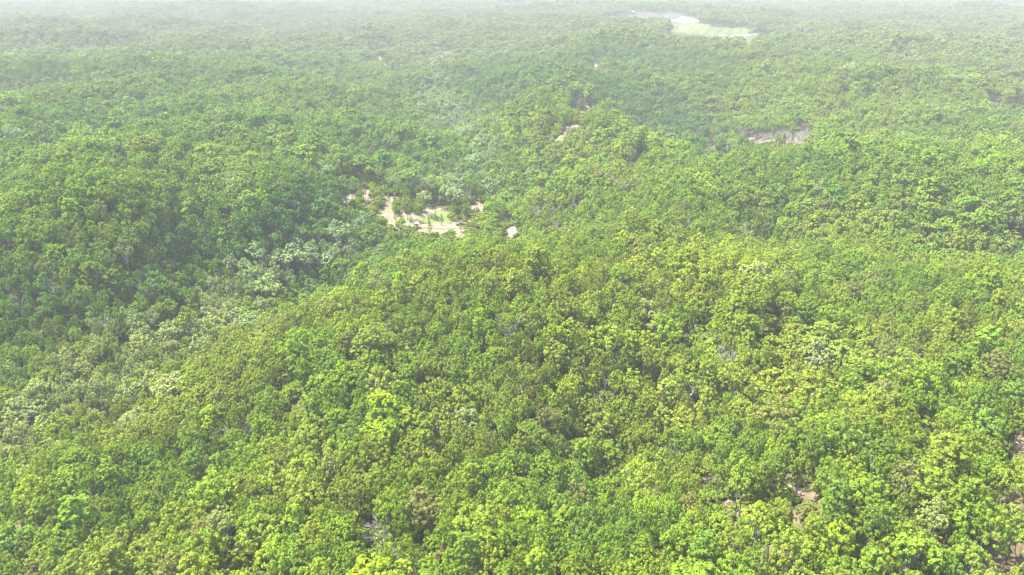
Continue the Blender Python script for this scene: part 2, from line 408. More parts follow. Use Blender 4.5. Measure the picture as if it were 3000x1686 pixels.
def patch(name, label, m, kind, shp, cell, lift):
    if kind == 'p':
        W = np.array([hit(*q) for q in shp])
        pixpoly = shp
        lo, hi = W.min(0) - 2 * cell, W.max(0) + 2 * cell
    else:
        line, wd = shp
        W = np.array([hit(*q) for q in line])
        lo, hi = W.min(0) - wd, W.max(0) + wd
    D = np.hypot(W[:, 0], W[:, 1]).max()
    nx, ny = int((hi[0] - lo[0]) / cell) + 1, int((hi[1] - lo[1]) / cell) + 1
    while nx * ny > 60000:
        cell *= 1.3
        nx, ny = int((hi[0] - lo[0]) / cell) + 1, int((hi[1] - lo[1]) / cell) + 1
    xs = lo[0] + np.arange(nx + 1) * cell; ys = lo[1] + np.arange(ny + 1) * cell
    X, Y = np.meshgrid(xs, ys)
    cx, cy_ = X[:-1, :-1] + cell / 2, Y[:-1, :-1] + cell / 2
    a = cell * 1.1
    wx, wy = cx + a * wob(cx, cy_, cell * 14, 1), cy_ + a * wob(cy_, cx, cell * 14, 4)
    keep = inpoly(wx, wy, [tuple(q) for q in W]) if kind == 'p' else near_line(cx + 0.3 * a * wob(cx, cy_, cell * 20), cy_, [tuple(q) for q in W], wd / 2)
    if kind == 'p':
        CLEAR.append((shp, D, name))
    else:
        off = max(1.6, wd * 0.5 / D * FPX * 0.25)
        ln = [np.array(q, float) for q in line]
        up, dn = [], []
        for i, q in enumerate(ln):
            d = (ln[min(i + 1, len(ln) - 1)] - ln[max(i - 1, 0)]); d /= np.linalg.norm(d) + 1e-9
            nn = np.array([-d[1], d[0]])
            up.append(tuple(q + nn * off)); dn.append(tuple(q - nn * off))
        CLEAR.append((up + dn[::-1], D, name))
    if not keep.any():
        return None
    id_ = np.arange((nx + 1) * (ny + 1)).reshape(ny + 1, nx + 1)
    F = np.stack([id_[:-1, :-1], id_[:-1, 1:], id_[1:, 1:], id_[1:, :-1]], -1)[keep]
    used, inv = np.unique(F, return_inverse=True)
    V = np.stack([X.ravel()[used], Y.ravel()[used], Hg(X.ravel()[used], Y.ravel()[used]) + lift], 1)
    o = obj(name, mesh_from(name, V, inv.reshape(-1, 4), [m], True))
    return tag(o, label, None, None, "structure")
for a in PATCH:
    patch(*a)

# ------------------------------------------------------------------ tree shapes
def cards(cen, nrm, size, rs):
    n = len(cen)
    nrm = nrm / (np.linalg.norm(nrm, axis=1, keepdims=True) + 1e-9)
    r = rs.normal(size=(n, 3))
    t = np.cross(nrm, r); t /= np.linalg.norm(t, axis=1, keepdims=True) + 1e-9
    b = np.cross(nrm, t)
    s = size * rs.uniform(0.65, 1.3, (n, 1)) * 0.5
    asp = rs.uniform(0.6, 1.0, (n, 1))
    q = []
    for sx, sy in ((-1, -.55), (.35, -1), (1, .6), (-.4, 1)):
        j = rs.uniform(0.75, 1.25, (n, 1)); k = rs.uniform(0.75, 1.25, (n, 1))
        q.append(cen + t * s * sx * j + b * s * sy * asp * k + nrm * s * rs.uniform(-.35, .35, (n, 1)))
    V = np.stack(q, 1).reshape(-1, 3)
    F = np.arange(n * 4).reshape(n, 4)
    return V, F

def sphere_dirs(n, rs, zmin=-0.2):
    z = rs.uniform(zmin, 1, n)
    a = rs.uniform(0, 6.2832, n)
    r = np.sqrt(1 - z * z)
    return np.stack([r * np.cos(a), r * np.sin(a), z], 1)

def crown_points(kind, seed, ncl, ncard, card):
    """leaf sprays grouped in clumps, clumps grouped in boughs; crown about 5 m in radius, tip near 15.5 m"""
    rs = np.random.RandomState(seed)
    lobes = []
    if kind == 'round':
        k = rs.randint(5, 8); ph = rs.rand() * 6.28
        lobes.append(((rs.normal() * .5, rs.normal() * .5, 12.6), rs.uniform(2.0, 2.7)))
        for i in range(k):
            a = ph + i * 6.283 / k + rs.normal() * .25
            d = rs.uniform(2.3, 3.3)
            lobes.append(((d * math.cos(a), d * math.sin(a), rs.uniform(9.3, 11.6)), rs.uniform(1.6, 2.4)))
        for i in range(3):
            a = rs.rand() * 6.28
            lobes.append(((1.6 * math.cos(a), 1.6 * math.sin(a), rs.uniform(7.4, 9)), rs.uniform(1.8, 2.4)))
    elif kind == 'spread':
        for i in range(rs.randint(8, 11)):
            a = i * 2.4 + rs.normal() * .3
            d = 4.1 * math.sqrt((i + .3) / 10)
            lobes.append(((d * math.cos(a), d * math.sin(a), 12.2 - 0.11 * d * d + rs.normal() * .5), rs.uniform(1.3, 2.0)))
    elif kind == 'tall':
        for i in range(9):
            a = i * 2.4 + rs.normal() * .3
            f = i / 8.0
            d = 1.9 * math.sin(0.5 + 2.3 * f) * rs.uniform(.6, 1.1)
            lobes.append(((d * math.cos(a), d * math.sin(a), 6.5 + 8.2 * f), rs.uniform(1.5, 2.0) * (1.1 - .45 * f)))
    elif kind == 'airy':
        for i in range(13):
            a = i * 2.4 + rs.normal() * .4
            d = 4.3 * math.sqrt((i + .2) / 13)
            lobes.append(((d * math.cos(a), d * math.sin(a), 12.8 - 0.13 * d * d + rs.normal() * 1.0), rs.uniform(0.9, 1.5)))
    elif kind == 'cone':
        for i in range(13):
            f = i / 12.0
            a = i * 2.4
            d = 1.1 * (1 - f)
            lobes.append(((d * math.cos(a), d * math.sin(a), 1.6 + 8.6 * f), 1.45 * (1 - f) + .35))
    elif kind == 'shrub':
        for i in range(5):
            a = i * 2.4 + rs.normal() * .3
            d = 1.2 * math.sqrt(i / 5)
            lobes.append(((d * math.cos(a), d * math.sin(a), 1.7 + rs.normal() * .3), rs.uniform(.8, 1.2)))
    cen, nrm, var = [], [], []
    L = np.array([l[0] for l in lobes]); LR = np.array([l[1] for l in lobes])
    axis_c = L.mean(0)
    for (lc, lr) in lobes:
        lc = np.array(lc)
        zf = 1.0 if kind not in ('airy',) else 1.35
        for d in sphere_dirs(ncl, rs, -0.5):
            cc = lc + d * lr * np.array([1, 1, .82 * zf]) * rs.uniform(.80, 1.10)
            dd = np.linalg.norm(L - cc, axis=1) / LR
            if (dd < 0.68).any():
                continue
            cr = rs.uniform(.32, .52) * (0.75 if kind in ('airy', 'shrub') else 1.0) * (lr / 2.0) ** .5 * 1.25
            o = d * .75 + np.array([0, 0, .45]) + .25 * (cc - axis_c) / 5
            o /= np.linalg.norm(o)
            m = max(2, int(ncard * rs.uniform(.75, 1.25)))
            v = rs.normal(size=(m, 3)); v /= np.linalg.norm(v, axis=1, keepdims=True)
            v = v + o * .75
            v /= np.linalg.norm(v, axis=1, keepdims=True)
            cen.append(cc + v * cr * rs.uniform(.7, 1.1, (m, 1)) * np.array([1, 1, .8]))
            nrm.append(v + rs.normal(size=(m, 3)) * .30 + np.array([0, 0, .38]))
            cv = rs.normal() * .12
            var.append(np.clip(.5 + cv + rs.normal(size=m) * .17, 0, 1))
    return np.concatenate(cen), np.concatenate(nrm), np.concatenate(var), lobes

def add_leafvar(me, var, k=4):
    a = me.attributes.new("leafvar", 'FLOAT', 'POINT')
    a.data.foreach_set("value", np.asarray(var, np.float32))

def tube(p0, p1, r0, r1, n=5):
    p0, p1 = np.array(p0, float), np.array(p1, float)
    d = p1 - p0; d /= np.linalg.norm(d) + 1e-9
    u = np.cross(d, [0.3, 1, 0.1]); u /= np.linalg.norm(u); v = np.cross(d, u)
    V = []
    for p, r in ((p0, r0), (p1, r1)):
        for i in range(n):
            a = 6.2832 * i / n
            V.append(p + r * (u * math.cos(a) + v * math.sin(a)))
    F = [(i, (i + 1) % n, n + (i + 1) % n, n + i) for i in range(n)]
    return V, F

class MB:
    def __init__(s): s.v, s.f = [], []
    def add(s, V, F):
        o = len(s.v); s.v += [tuple(map(float, q)) for q in V]; s.f += [tuple(i + o for i in q) for q in F]
    def tube(s, *a, **k): s.add(*tube(*a, **k))
    def path(s, pts, rs_, n=6):
        for a, b, c, d in zip(pts[:-1], pts[1:], rs_[:-1], rs_[1:]): s.tube(a, b, c, d, n)
    def box(s, c, d, rz=0):
        V = []
        for z in (-1, 1):
            for x, y in ((-1, -1), (1, -1), (1, 1), (-1, 1)):
                X, Y = x * d[0] / 2, y * d[1] / 2
                V.append((c[0] + X * math.cos(rz) - Y * math.sin(rz), c[1] + X * math.sin(rz) + Y * math.cos(rz), c[2] + z * d[2] / 2))
        s.add(V, [(0, 3, 2, 1), (4, 5, 6, 7), (0, 1, 5, 4), (1, 2, 6, 5), (2, 3, 7, 6), (3, 0, 4, 7)])
    def mesh(s, name, m, smooth=False):
        me = bpy.data.meshes.new(name); me.from_pydata(s.v, [], s.f); me.materials.append(m)
        if smooth: me.polygons.foreach_set("use_smooth", [True] * len(me.polygons))
        return me

def trunk_geo(kind, seed, lobes, lod):
    rs = np.random.RandomState(seed + 500)
    b = MB()
    n = 6 if lod == 0 else 4
    if kind == 'shrub':
        b.tube((0, 0, -.3), (0, 0, 1.3), .06, .03, 3)
        return b
    top = 7.0 if kind != 'cone' else 8.5
    pts = [(0, 0, -1.2)] + [(rs.normal() * .12 * z / 3, rs.normal() * .12 * z / 3, z) for z in (2.2, 4.6, top)]
    b.path(pts, [.34, .25, .2, .14], n)
    if lod < 2 and kind != 'cone':
        for i, (lc, lr) in enumerate(lobes):
            st = pts[2 if i % 2 else 3]
            mid = tuple((np.array(st) + np.array(lc)) / 2 + rs.normal(size=3) * .3 + np.array([0, 0, .3]))
            b.path([st, mid, tuple(np.array(lc) + np.array([0, 0, lr * .6]))], [.12, .085, .03], 4 if lod == 0 else 3)
    return b

LODS = [(18, 17, .43), (16, 11, .66), (9, 5, 1.35)]     # clumps per bough, sprays per clump, spray size
def make_crown_mesh(kind, seed, lod):
    ncl, nc, cs = LODS[lod]
    if kind in ('airy', 'shrub'):
        cs *= .85; ncl = int(ncl * 1.3)
    if kind == 'cone':
        cs *= .7; ncl = max(4, int(ncl * .7)); nc = int(nc * .7)
    cen, nrm, var, lobes = crown_points(kind, seed, ncl, nc, cs)
    rs = np.random.RandomState(seed + 9)
    V, F = cards(cen, nrm, cs, rs)
    return V, F, np.repeat(var, 4), lobes

KINDS = [('round', 101), ('round', 102), ('round', 103), ('round', 104), ('round', 105), ('spread', 106), ('spread', 107), ('tall', 108), ('airy', 109), ('airy', 110), ('cone', 111), ('shrub', 112), ('bare', 113), ('bare', 114), ('round', 115), ('round', 116), ('tall', 117), ('spread', 118)]
SHAPE_WORD = ['round', 'lumpy', 'domed', 'full', 'lopsided', 'spreading', 'flat', 'narrow', 'feathery', 'wispy', 'conical', 'low', 'bare', 'bare', 'bushy', 'rounded', 'upright', 'broad']

def bare_limbs(seed, lod=0):
    rs = np.random.RandomState(seed)
    trunk = MB()
    pts = [(0, 0, -1), (rs.normal() * .2, rs.normal() * .2, 3.5), (rs.normal() * .4, rs.normal() * .4, 7.0)]
    trunk.path(pts, [.3, .22, .15], 6)
    limbs = []
    for i in range(7):
        b = MB()
        a = i * 2.4 + rs.normal() * .3
        s = np.array(pts[1]) * (1 - (i / 6)) + np.array(pts[2]) * (i / 6)
        d = np.array([math.cos(a), math.sin(a), rs.uniform(.9, 1.9)]); d /= np.linalg.norm(d)
        ln = rs.uniform(4, 6)
        e = s + d * ln
        m = (s + e) / 2 + rs.normal(size=3) * .3
        b.path([s, m, e], [.13, .09, .04], 4)
        for j in range(9 if lod == 0 else 5):
            f = rs.uniform(.3, 1)
            s2 = s + (e - s) * f
            d2 = d + rs.normal(size=3) * .55; d2 /= np.linalg.norm(d2)
            e2 = s2 + d2 * rs.uniform(1.2, 2.4)
            b.tube(s2, e2, .05, .025, 3)
            for k in range(6 if lod == 0 else 3):
                s3 = s2 + (e2 - s2) * rs.uniform(.3, 1)
                d3 = d2 + rs.normal(size=3) * .6; d3 /= np.linalg.norm(d3)
                b.tube(s3, s3 + d3 * rs.uniform(.5, 1.2), .03, .015, 3)
        limbs.append(b)
    return trunk, limbs

# instanced masses use these single meshes (foliage and wood in one)
protos = bpy.data.collections.new("tree_shapes")
PIDX = {}
for lod in (0, 1, 2):
    for ki, (kind, seed) in enumerate(KINDS):
        if kind == 'bare':
            if lod == 2:
                PIDX[(ki, lod)] = PIDX[(ki, 1)]; continue
            tb, lb = bare_limbs(seed, lod)
            for l in lb: tb.add(l.v, l.f)
            me = tb.mesh("tree_shape", M_DEAD)
        else:
            V, F, var, lobes = make_crown_mesh(kind, seed, lod)
            tb = trunk_geo(kind, seed, lobes, lod)
            nv = len(V)
            VV = np.concatenate([V, np.array(tb.v)]); FF = np.concatenate([F, np.array(tb.f) + nv])
            mi = np.concatenate([np.zeros(len(F), int), np.ones(len(tb.f), int)])
            me = mesh_from("tree_shape", VV, FF, [M_LEAF, M_PALEBARK if kind == 'airy' else M_BARK], False, mi)
            add_leafvar(me, np.concatenate([var, np.zeros(len(tb.v))]))
        o = bpy.data.objects.new("tree_shape_%03d" % len(protos.objects), me)
        PIDX[(ki, lod)] = len(protos.objects)
        protos.objects.link(o)

# separate crown and trunk meshes for the trees built one by one
CROWN, TRUNK = {}, {}
for ki, (kind, seed) in enumerate(KINDS):
    if kind in ('bare',): continue
    V, F, var, lobes = make_crown_mesh(kind, seed, 0)
    me = mesh_from("crown", V, F, [M_LEAF]); add_leafvar(me, var)
    CROWN[ki] = me
    TRUNK[ki] = trunk_geo(kind, seed, lobes, 0).mesh("trunk", M_PALEBARK if kind == 'airy' else M_BARK, True)

# ------------------------------------------------------------------ where trees stand
def gauss_noise(x, y, lam, seed):
    rs = np.random.RandomState(seed)
    o = np.zeros_like(x)
    for i in range(7):
        a = rs.rand() * 6.28; l = lam * rs.uniform(.6, 1.7)
        o += np.sin((x * math.cos(a) + y * math.sin(a)) / l * 6.28 + rs.rand() * 6.28)
    return o / 2.6

def scatter():
    out = []
    bands = [(85, 420, 3.8), (420, 1100, 4.9), (1100, 2200, 6.6), (2200, 5200, 10.5)]
    for d0, d1, sp in bands:
        xm = d1 * 0.80 + 60
        xs = np.arange(-xm, xm, sp); ys = np.arange(20, d1 + sp, sp)
        X, Y = np.meshgrid(xs, ys)
        X = X + R.uniform(-.48, .48, X.shape) * sp; Y = Y + R.uniform(-.48, .48, Y.shape) * sp
        X, Y = X.ravel(), Y.ravel()
        D = np.hypot(X, Y)
        k = (D >= d0) & (D < d1) & (np.abs(X) < 0.74 * Y + 55)
        X, Y, D = X[k], Y[k], D[k]
        s = sp / 3.8
        r = np.clip(R.lognormal(math.log(2.75), .28, len(X)), 1.6, 5.8) * s ** .62
        big = gauss_noise(X, Y, 90, 3)
        r *= 1 + .12 * big
        r *= 1 + .16 * np.clip((D - 260) / 200, 0, 1)
        out.append(np.stack([X, Y, r], 1))
    return np.concatenate(out)
T = scatter()
# big crowns first, drop those crowded out
order = np.argsort(-T[:, 2])
T = T[order]
cellsz = 9.0
grid = {}
keep = np.zeros(len(T), bool)
TX, TY, TR = T[:, 0].tolist(), T[:, 1].tolist(), T[:, 2].tolist()
for i in range(len(T)):
    x, y, r = TX[i], TY[i], TR[i]
    gi, gj = int(x // cellsz), int(y // cellsz)
    ok = True
    for a in (gi - 1, gi, gi + 1):
        for b in (gj - 1, gj, gj + 1):
            for (x2, y2, r2) in grid.get((a, b), ()):
                dd = (x - x2) ** 2 + (y - y2) ** 2
                if dd < (0.55 * (r + r2)) ** 2 * (1.0 if r2 < 4.5 else .9):
                    ok = False; break
            if not ok: break
        if not ok: break
    if ok:
        keep[i] = True
        grid.setdefault((gi, gj), []).append((x, y, r))
T = T[keep]
X, Y, r = T[:, 0], T[:, 1], T[:, 2]
D = np.hypot(X, Y)
Z = H(X, Y)
Zg = Hg(X, Y)
Z = np.minimum(Z, Zg + .3)
sc = r / 5.0
hs = np.clip((0.62 + 0.42 * sc) * R.normal(1.05, .06, len(sc)) , .62, 1.4)    # height scale (proto tip about 15 m)
CX, CY, CF = project(X, Y, Z + 11.5 * hs)

def line_w(px, py, pts, wd):
    best = np.full(px.shape, 1e9)
    for (x1, y1, w1), (x2, y2, w2) in zip(pts[:-1], pts[1:]):
        dx, dy = x2 - x1, y2 - y1
        t = np.clip(((px - x1) * dx + (py - y1) * dy) / (dx * dx + dy * dy + 1e-9), 0, 1)
        d = np.hypot(px - x1 - t * dx, py - y1 - t * dy) / (w1 + (w2 - w1) * t)
        best = np.minimum(best, d)
    return np.exp(-best ** 2 * wd)
sage = line_w(CX, CY, [(40, 1240, 110), (250, 1130, 105), (450, 1010, 95), (600, 920, 75), (780, 820, 62), (880, 745, 50), (1050, 705, 36)], 1.0)
sage = np.maximum(sage, .95 * line_w(CX, CY, [(1250, 560, 30), (1420, 500, 40), (1400, 400, 45), (1290, 300, 45), (1280, 220, 34), (1300, 150, 20)], 1.0))
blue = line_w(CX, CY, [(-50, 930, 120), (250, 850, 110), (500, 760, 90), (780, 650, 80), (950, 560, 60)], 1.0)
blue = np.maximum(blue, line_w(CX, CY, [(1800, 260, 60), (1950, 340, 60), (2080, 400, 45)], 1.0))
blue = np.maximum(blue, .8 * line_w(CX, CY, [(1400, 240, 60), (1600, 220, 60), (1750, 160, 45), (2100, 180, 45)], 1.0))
dry = line_w(CX, CY, [(2170, 402, 28), (2260, 398, 28), (2350, 395, 34)], 1.0)
dry = np.maximum(dry, .8 * line_w(CX, CY, [(1700, 545, 30), (1850, 465, 26)], 1.0))
dry = np.maximum(dry, .7 * line_w(CX, CY, [(1690, 300, 26), (1740, 300, 26)], 1.0))
dry = np.maximum(dry, .35 * line_w(CX, CY, [(1740, 570, 60), (1600, 620, 50)], 1.0))

u1, u2, u3 = R.rand(len(X)), R.rand(len(X)), R.rand(len(X))
cl = gauss_noise(X, Y, 55, 21) * .5 + gauss_noise(X, Y, 160, 22) * .5
kind = np.zeros(len(X), int)
kind[:] = R.choice([0, 1, 2, 3, 4, 5, 6, 7, 14, 15, 16, 17], len(X), p=[.10, .10, .10, .10, .10, .08, .08, .06, .10, .08, .05, .05])
leafy = lambda k: (k < 8) | (k > 13)
kind = np.where(u1 < sage * .55, R.choice([8, 9], len(X)), kind)
kind = np.where(leafy(kind) & (u1 > .97), R.choice([8, 9], len(X)), kind)
kind = np.where((u2 < .008 + .55 * dry), R.choice([12, 13], len(X)), kind)
PAL = np.array([  # name order below
 (.160, .248, .026), (.196, .274, .031), (.180, .238, .034), (.125, .208, .028), (.262, .330, .105), (.225, .325, .026), (.170, .192, .058)])
TONE = ['mid green', 'yellow green', 'olive', 'deep green', 'pale sage', 'lime green', 'brownish green']
s_ = 1.25 * cl + R.normal(0, .6, len(X))
tone = np.where(s_ > 1.0, 1, np.where(s_ > .1, 2, np.where(s_ > -.9, 0, 3)))
tone = np.where(u3 < .035, 5, tone)
tone = np.where((u3 > .975), 6, tone)
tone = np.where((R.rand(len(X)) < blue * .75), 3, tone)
tone = np.where(leafy(kind) & (R.rand(len(X)) < .75 * sage), 4, tone)
tone = np.where(~leafy(kind), np.where((R.rand(len(X)) < .25 + .65 * sage), 4, tone), tone)
col = PAL[tone] * R.uniform(.84, 1.16, (len(X), 1)) * R.normal(1, (.035, .02, .06), (len(X), 3))
yl = np.clip(gauss_noise(X, Y, 130, 33), -1, 1)[:, None]
col = col * (1 + yl * np.array([.05, .02, -.05]))
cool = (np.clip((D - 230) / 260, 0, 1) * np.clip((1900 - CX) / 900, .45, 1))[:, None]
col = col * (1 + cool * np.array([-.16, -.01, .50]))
fa = (.6 * np.clip((D - 480) / 900, 0, 1))[:, None]          # haze fade put into leaf colour: crowns turn grey-brown with distance
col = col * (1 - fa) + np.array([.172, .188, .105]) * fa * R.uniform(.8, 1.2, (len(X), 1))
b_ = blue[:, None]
col = col * (1 - b_ * np.array([.26, .13, -.10]))  # bluish green stands; shade of the dark slopes also put into leaf colour
# keep open places open: no crown may stand in or hide one
ok = np.ones(len(X), bool)
_, TOPY, _ = project(X, Y, Z + 15.2 * hs)
_, BOTY, _ = project(X, Y - .8 * r, Z + 6.0 * hs)
ECX, ECY, ERX, ERY = CX, (TOPY + BOTY) / 2, 1.04 * r / CF * FPX, (BOTY - TOPY) / 2
thin = R.rand(len(X))
def inner_points(poly, step):
    pa = np.array(poly, float)
    lo, hi = pa.min(0), pa.max(0)
    gx_, gy_ = np.meshgrid(np.arange(lo[0], hi[0] + step, step), np.arange(lo[1], hi[1] + step, step * .6))
    k = inpoly(gx_.ravel(), gy_.ravel(), poly)
    pts = np.stack([gx_.ravel()[k], gy_.ravel()[k]], 1)
    ed = []
    for i in range(len(poly)):
        p, q = pa[i], pa[(i + 1) % len(pa)]
        m = max(2, int(np.linalg.norm(q - p) / step))
        ed.append(p + (q - p) * np.linspace(0, 1, m, endpoint=False)[:, None])
    return np.concatenate([pts] + ed)
for poly, dmax, nm in CLEAR:
    fr = {'sparse_ground': .05}.get(nm, 0.0)
    if dmax > 600 and nm in ('dirt_patch', 'dirt_track'): fr = .04
    P_ = inner_points(poly, 4.0 if dmax < 600 else 2.5)
    lo, hi = P_.min(0), P_.max(0)
    k = np.where((ECX + ERX > lo[0]) & (ECX - ERX < hi[0]) & (ECY + ERY > lo[1]) & (ECY - ERY < hi[1]) & (D < dmax + 10))[0]
    shrink = .85 if dmax < 600 else .8 if nm != 'sparse_ground' else 1.0
    if nm == 'forest_gap': shrink = .93
    for j in k:
        e = ((P_[:, 0] - ECX[j]) / (ERX[j] * shrink)) ** 2 + ((P_[:, 1] - ECY[j]) / (ERY[j] * shrink)) ** 2
        if (e < 1).any() and thin[j] > fr:
            ok[j] = False
sh = np.array([-sd.x, -sd.y]) / sd.z
for poly, dmax, nm in CLEAR:
    if dmax > 650 or nm in ('forest_gap', 'clearing_ground', 'sparse_ground'): continue
    P_ = inner_points(poly, 5.0)
    P_ = P_[::max(1, len(P_) // 70)]
    WP = np.array([hit(*q) for q in P_])
    k = np.where((np.abs(X - WP[:, 0].mean()) < 60) & (np.abs(Y - WP[:, 1].mean()) < 90) & ok)[0]
    for f_ in (6.0, 11.0):
        qx_ = X[k] + sh[0] * f_ * hs[k]; qy_ = Y[k] + sh[1] * f_ * hs[k]
        dm = np.sqrt(((qx_[:, None] - WP[None, :, 0]) ** 2 + (qy_[:, None] - WP[None, :, 1]) ** 2).min(1))
        ok[k[(dm < .7 * r[k]) & (thin[k] < .75)]] = False
# scattered natural gaps with undergrowth showing
gapn = gauss_noise(X, Y, 26, 41)
ok &= ~((gapn > 2.15) & (D < 700))
# homestead stays loosely wooded
hs_area = inpoly(CX, CY, [(990, 560), (1060, 535), (1150, 540), (1240, 600), (1420, 590), (1420, 700), (1330, 715), (1180, 690), (1080, 640)])
ok &= ~(hs_area & (R.rand(len(X)) < .7))
for nm_ in ('X', 'Y', 'Z', 'r', 'D', 'sc', 'hs', 'CX', 'CY', 'CF', 'kind', 'tone', 'col', 'sage'):
    globals()[nm_] = globals()[nm_][ok]
xb, yb = [], []
for poly_, n_ in (([(2170, 412), (2215, 395), (2290, 385), (2340, 366), (2365, 380), (2378, 420), (2290, 428), (2230, 416)], 190), ([(1838, 466), (1862, 446), (1890, 444), (1870, 464), (1846, 484)], 26),
                  ([(1690, 560), (1712, 530), (1760, 524), (1740, 556)], 30), ([(1676, 300), (1735, 294), (1737, 320), (1680, 312)], 26), ([(2060, 446), (2140, 440), (2140, 450), (2070, 454)], 16),
                  ([(1470, 360), (1500, 350), (1540, 380), (1500, 392)], 10), ([(480, 380), (540, 372), (560, 392), (500, 396)], 14)):
    q = np.array(poly_, float); lo_, hi_ = q.min(0), q.max(0); c_ = 0
    while c_ < n_:
        px_, py_ = rnd.uniform(lo_[0], hi_[0]), rnd.uniform(lo_[1], hi_[1])
        if inpoly(np.array([px_]), np.array([py_]), poly_)[0]:
            x_, y_ = hit(px_, py_); xb.append(x_); yb.append(y_); c_ += 1
xb, yb = np.array(xb), np.array(yb); nb = len(xb)
zb = Hg(xb, yb); rb = R.uniform(2.2, 3.6, nb)
hb = R.uniform(.4, .75, nb)
bx_, by_, bf_ = project(xb, yb, zb + 8 * hb)
X = np.concatenate([X, xb]); Y = np.concatenate([Y, yb]); Z = np.concatenate([Z, zb]); r = np.concatenate([r, rb])
D = np.concatenate([D, np.hypot(xb, yb)]); sc = np.concatenate([sc, rb / 5]); hs = np.concatenate([hs, hb])
CX = np.concatenate([CX, bx_]); CY = np.concatenate([CY, by_]); CF = np.concatenate([CF, bf_])
kind = np.concatenate([kind, R.choice([12, 13], nb)]); tone = np.concatenate([tone, np.zeros(nb, int)]); col = np.concatenate([col, np.ones((nb, 3)) * .1]); sage = np.concatenate([sage, np.zeros(nb)])
rzv = R.rand(len(X)) * 6.2832
sxy = sc.copy()
small = np.where((kind == 7) | (kind == 16), 1.35, 1.0)          # narrow trees are drawn up to fill their place
sxy = sxy * small * np.where((kind == 8) | (kind == 9), 1.2, 1.0)
print("trees", len(X))

# ------------------------------------------------------------------ trees built one by one
screen = r / CF * FPX
inframe = (CX > -10) & (CX < 3010) & (CY > -10) & (CY < 1700)
cand = np.where(inframe & leafy(kind))[0]
cand = cand[np.argsort(-screen[cand])]
big_leaf = cand[:292]
cs_ = np.where(inframe & ((kind == 8) | (kind == 9)))[0]
cs_ = cs_[np.argsort(-screen[cs_])][:90]
cb_ = np.where(inframe & ((kind == 12) | (kind == 13)) & (D < 460))[0]
cb_ = cb_[np.argsort(-screen[cb_])][:26]
single = set(big_leaf.tolist()) | set(cs_.tolist()) | set(cb_.tolist())

BARE_AT = [(1112, 1520, .8, "in the dry grass gap near the bottom edge"), (1125, 1618, .8, "below the dry grass gap near the bottom edge"), (1373, 1612, .8, "near the bottom edge, right of two similar ones"), (862, 1418, .75, "poking up lower left of the ravine"),
 (217, 1536, .7, "among olive trees in the lower left corner"), (153, 812, 1.0, "on the dark left slope, nearest the left edge"), (423, 818, 1.05, "tall and thin on the dark left slope"), (286, 925, .9, "where the dark left slope meets the pale valley trees"),
 (514, 1105, .9, "rounded and pale grey within the pale valley trees"), (1147, 938, .85, "white and forked, high on the middle ridge"), (1494, 932, .95, "on top of the middle ridge"), (1761, 1125, .9, "in the dark ravine right of centre"),
 (1792, 1020, .85, "above the dark ravine right of centre"), (2028, 1106, .8, "left of the white leaning trunk"), (2304, 1090, .75, "below the two ridge gaps at right"), (1954, 892, .85, "just left above the pinkish ridge gap"),
 (1860, 1380, .9, "in the lower centre right thicket"), (1098, 1085, .9, "pale and thin in a dark hole left of centre"), (265, 1440, .7, "in the lower left woods"), (2400, 1240, .8, "beside bright trees at middle right"), (2500, 1130, .8, "below the ridge at right")]

GAPM = [(2258, 950, 'the ridge grass gap'), (2032, 975, 'the pinkish ridge gap'), (830, 1138, 'the left slope gap'), (2990, 1315, 'the right edge soil'), (2718, 1285, 'the right sandy gap'),
        (1086, 1572, 'the bottom grassy gap'), (1240, 1580, 'the faint pink gap'), (690, 1642, 'the bottom left soil'), (2138, 1470, 'the ravine gap'), (2320, 1440, 'the upper ravine gap')]
COLS = ['far left', 'left', 'mid left', 'centre left', 'centre', 'centre right', 'mid right', 'right', 'far right']
def place(i):
    x, y = CX[i], CY[i]
    for mx_, my_, nm in GAPM:
        dx, dy = x - mx_, y - my_
        if abs(dx) < 125 and abs(dy) < 105:
            if abs(dx) > abs(dy): return ('right of ' if dx > 0 else 'left of ') + nm
            return ('before ' if dy > 0 else 'behind ') + nm
    c = min(8, max(0, int(x / 3000 * 9)))
    rows = [(1640, 'on the bottom edge'), (1570, 'near the bottom'), (1500, 'just above the bottom'), (1430, 'low down'), (1350, 'in the lower third'), (1260, 'above the lower third'), (1150, 'below the middle'), (1000, 'around the middle'), (800, 'above the middle'), (-99, 'in the upper half')]
    rw = next(n for v, n in rows if y >= v)
    return rw + ', ' + COLS[c]
def sizeword(i):
    v = r[i]
    return 'huge' if v > 5.6 else 'large' if v > 4.4 else 'middling' if v > 3.3 else 'small'
bykey = {}
for i in list(big_leaf) + list(cs_) + list(cb_):
    d = (sizeword(i) + ' leafless grey tree') if kind[i] in (12, 13) else "%s %s %s tree" % (sizeword(i), TONE[tone[i]], SHAPE_WORD[kind[i]])
    bykey.setdefault((d, place(i)), []).append(i)
ORDW = ['first', 'second', 'third', 'fourth', 'fifth', 'sixth', 'seventh', 'eighth', 'ninth', 'tenth', 'eleventh', 'twelfth']
NUMW = ['', 'one', 'two', 'three', 'four', 'five', 'six', 'seven', 'eight', 'nine', 'ten', 'eleven', 'twelve']
labels = {}
for (d, p), l in bykey.items():
    if len(l) == 1:
        labels[l[0]] = d + ' ' + p; continue
    l.sort(key=lambda j: CX[j])
    for n, j in enumerate(l):
        o_ = 'leftmost' if n == 0 else 'rightmost' if n == len(l) - 1 else ORDW[min(n, 11)] + ' from left'
        labels[j] = "%s of %s %ss %s" % (o_, NUMW[min(len(l), 12)], d, p)

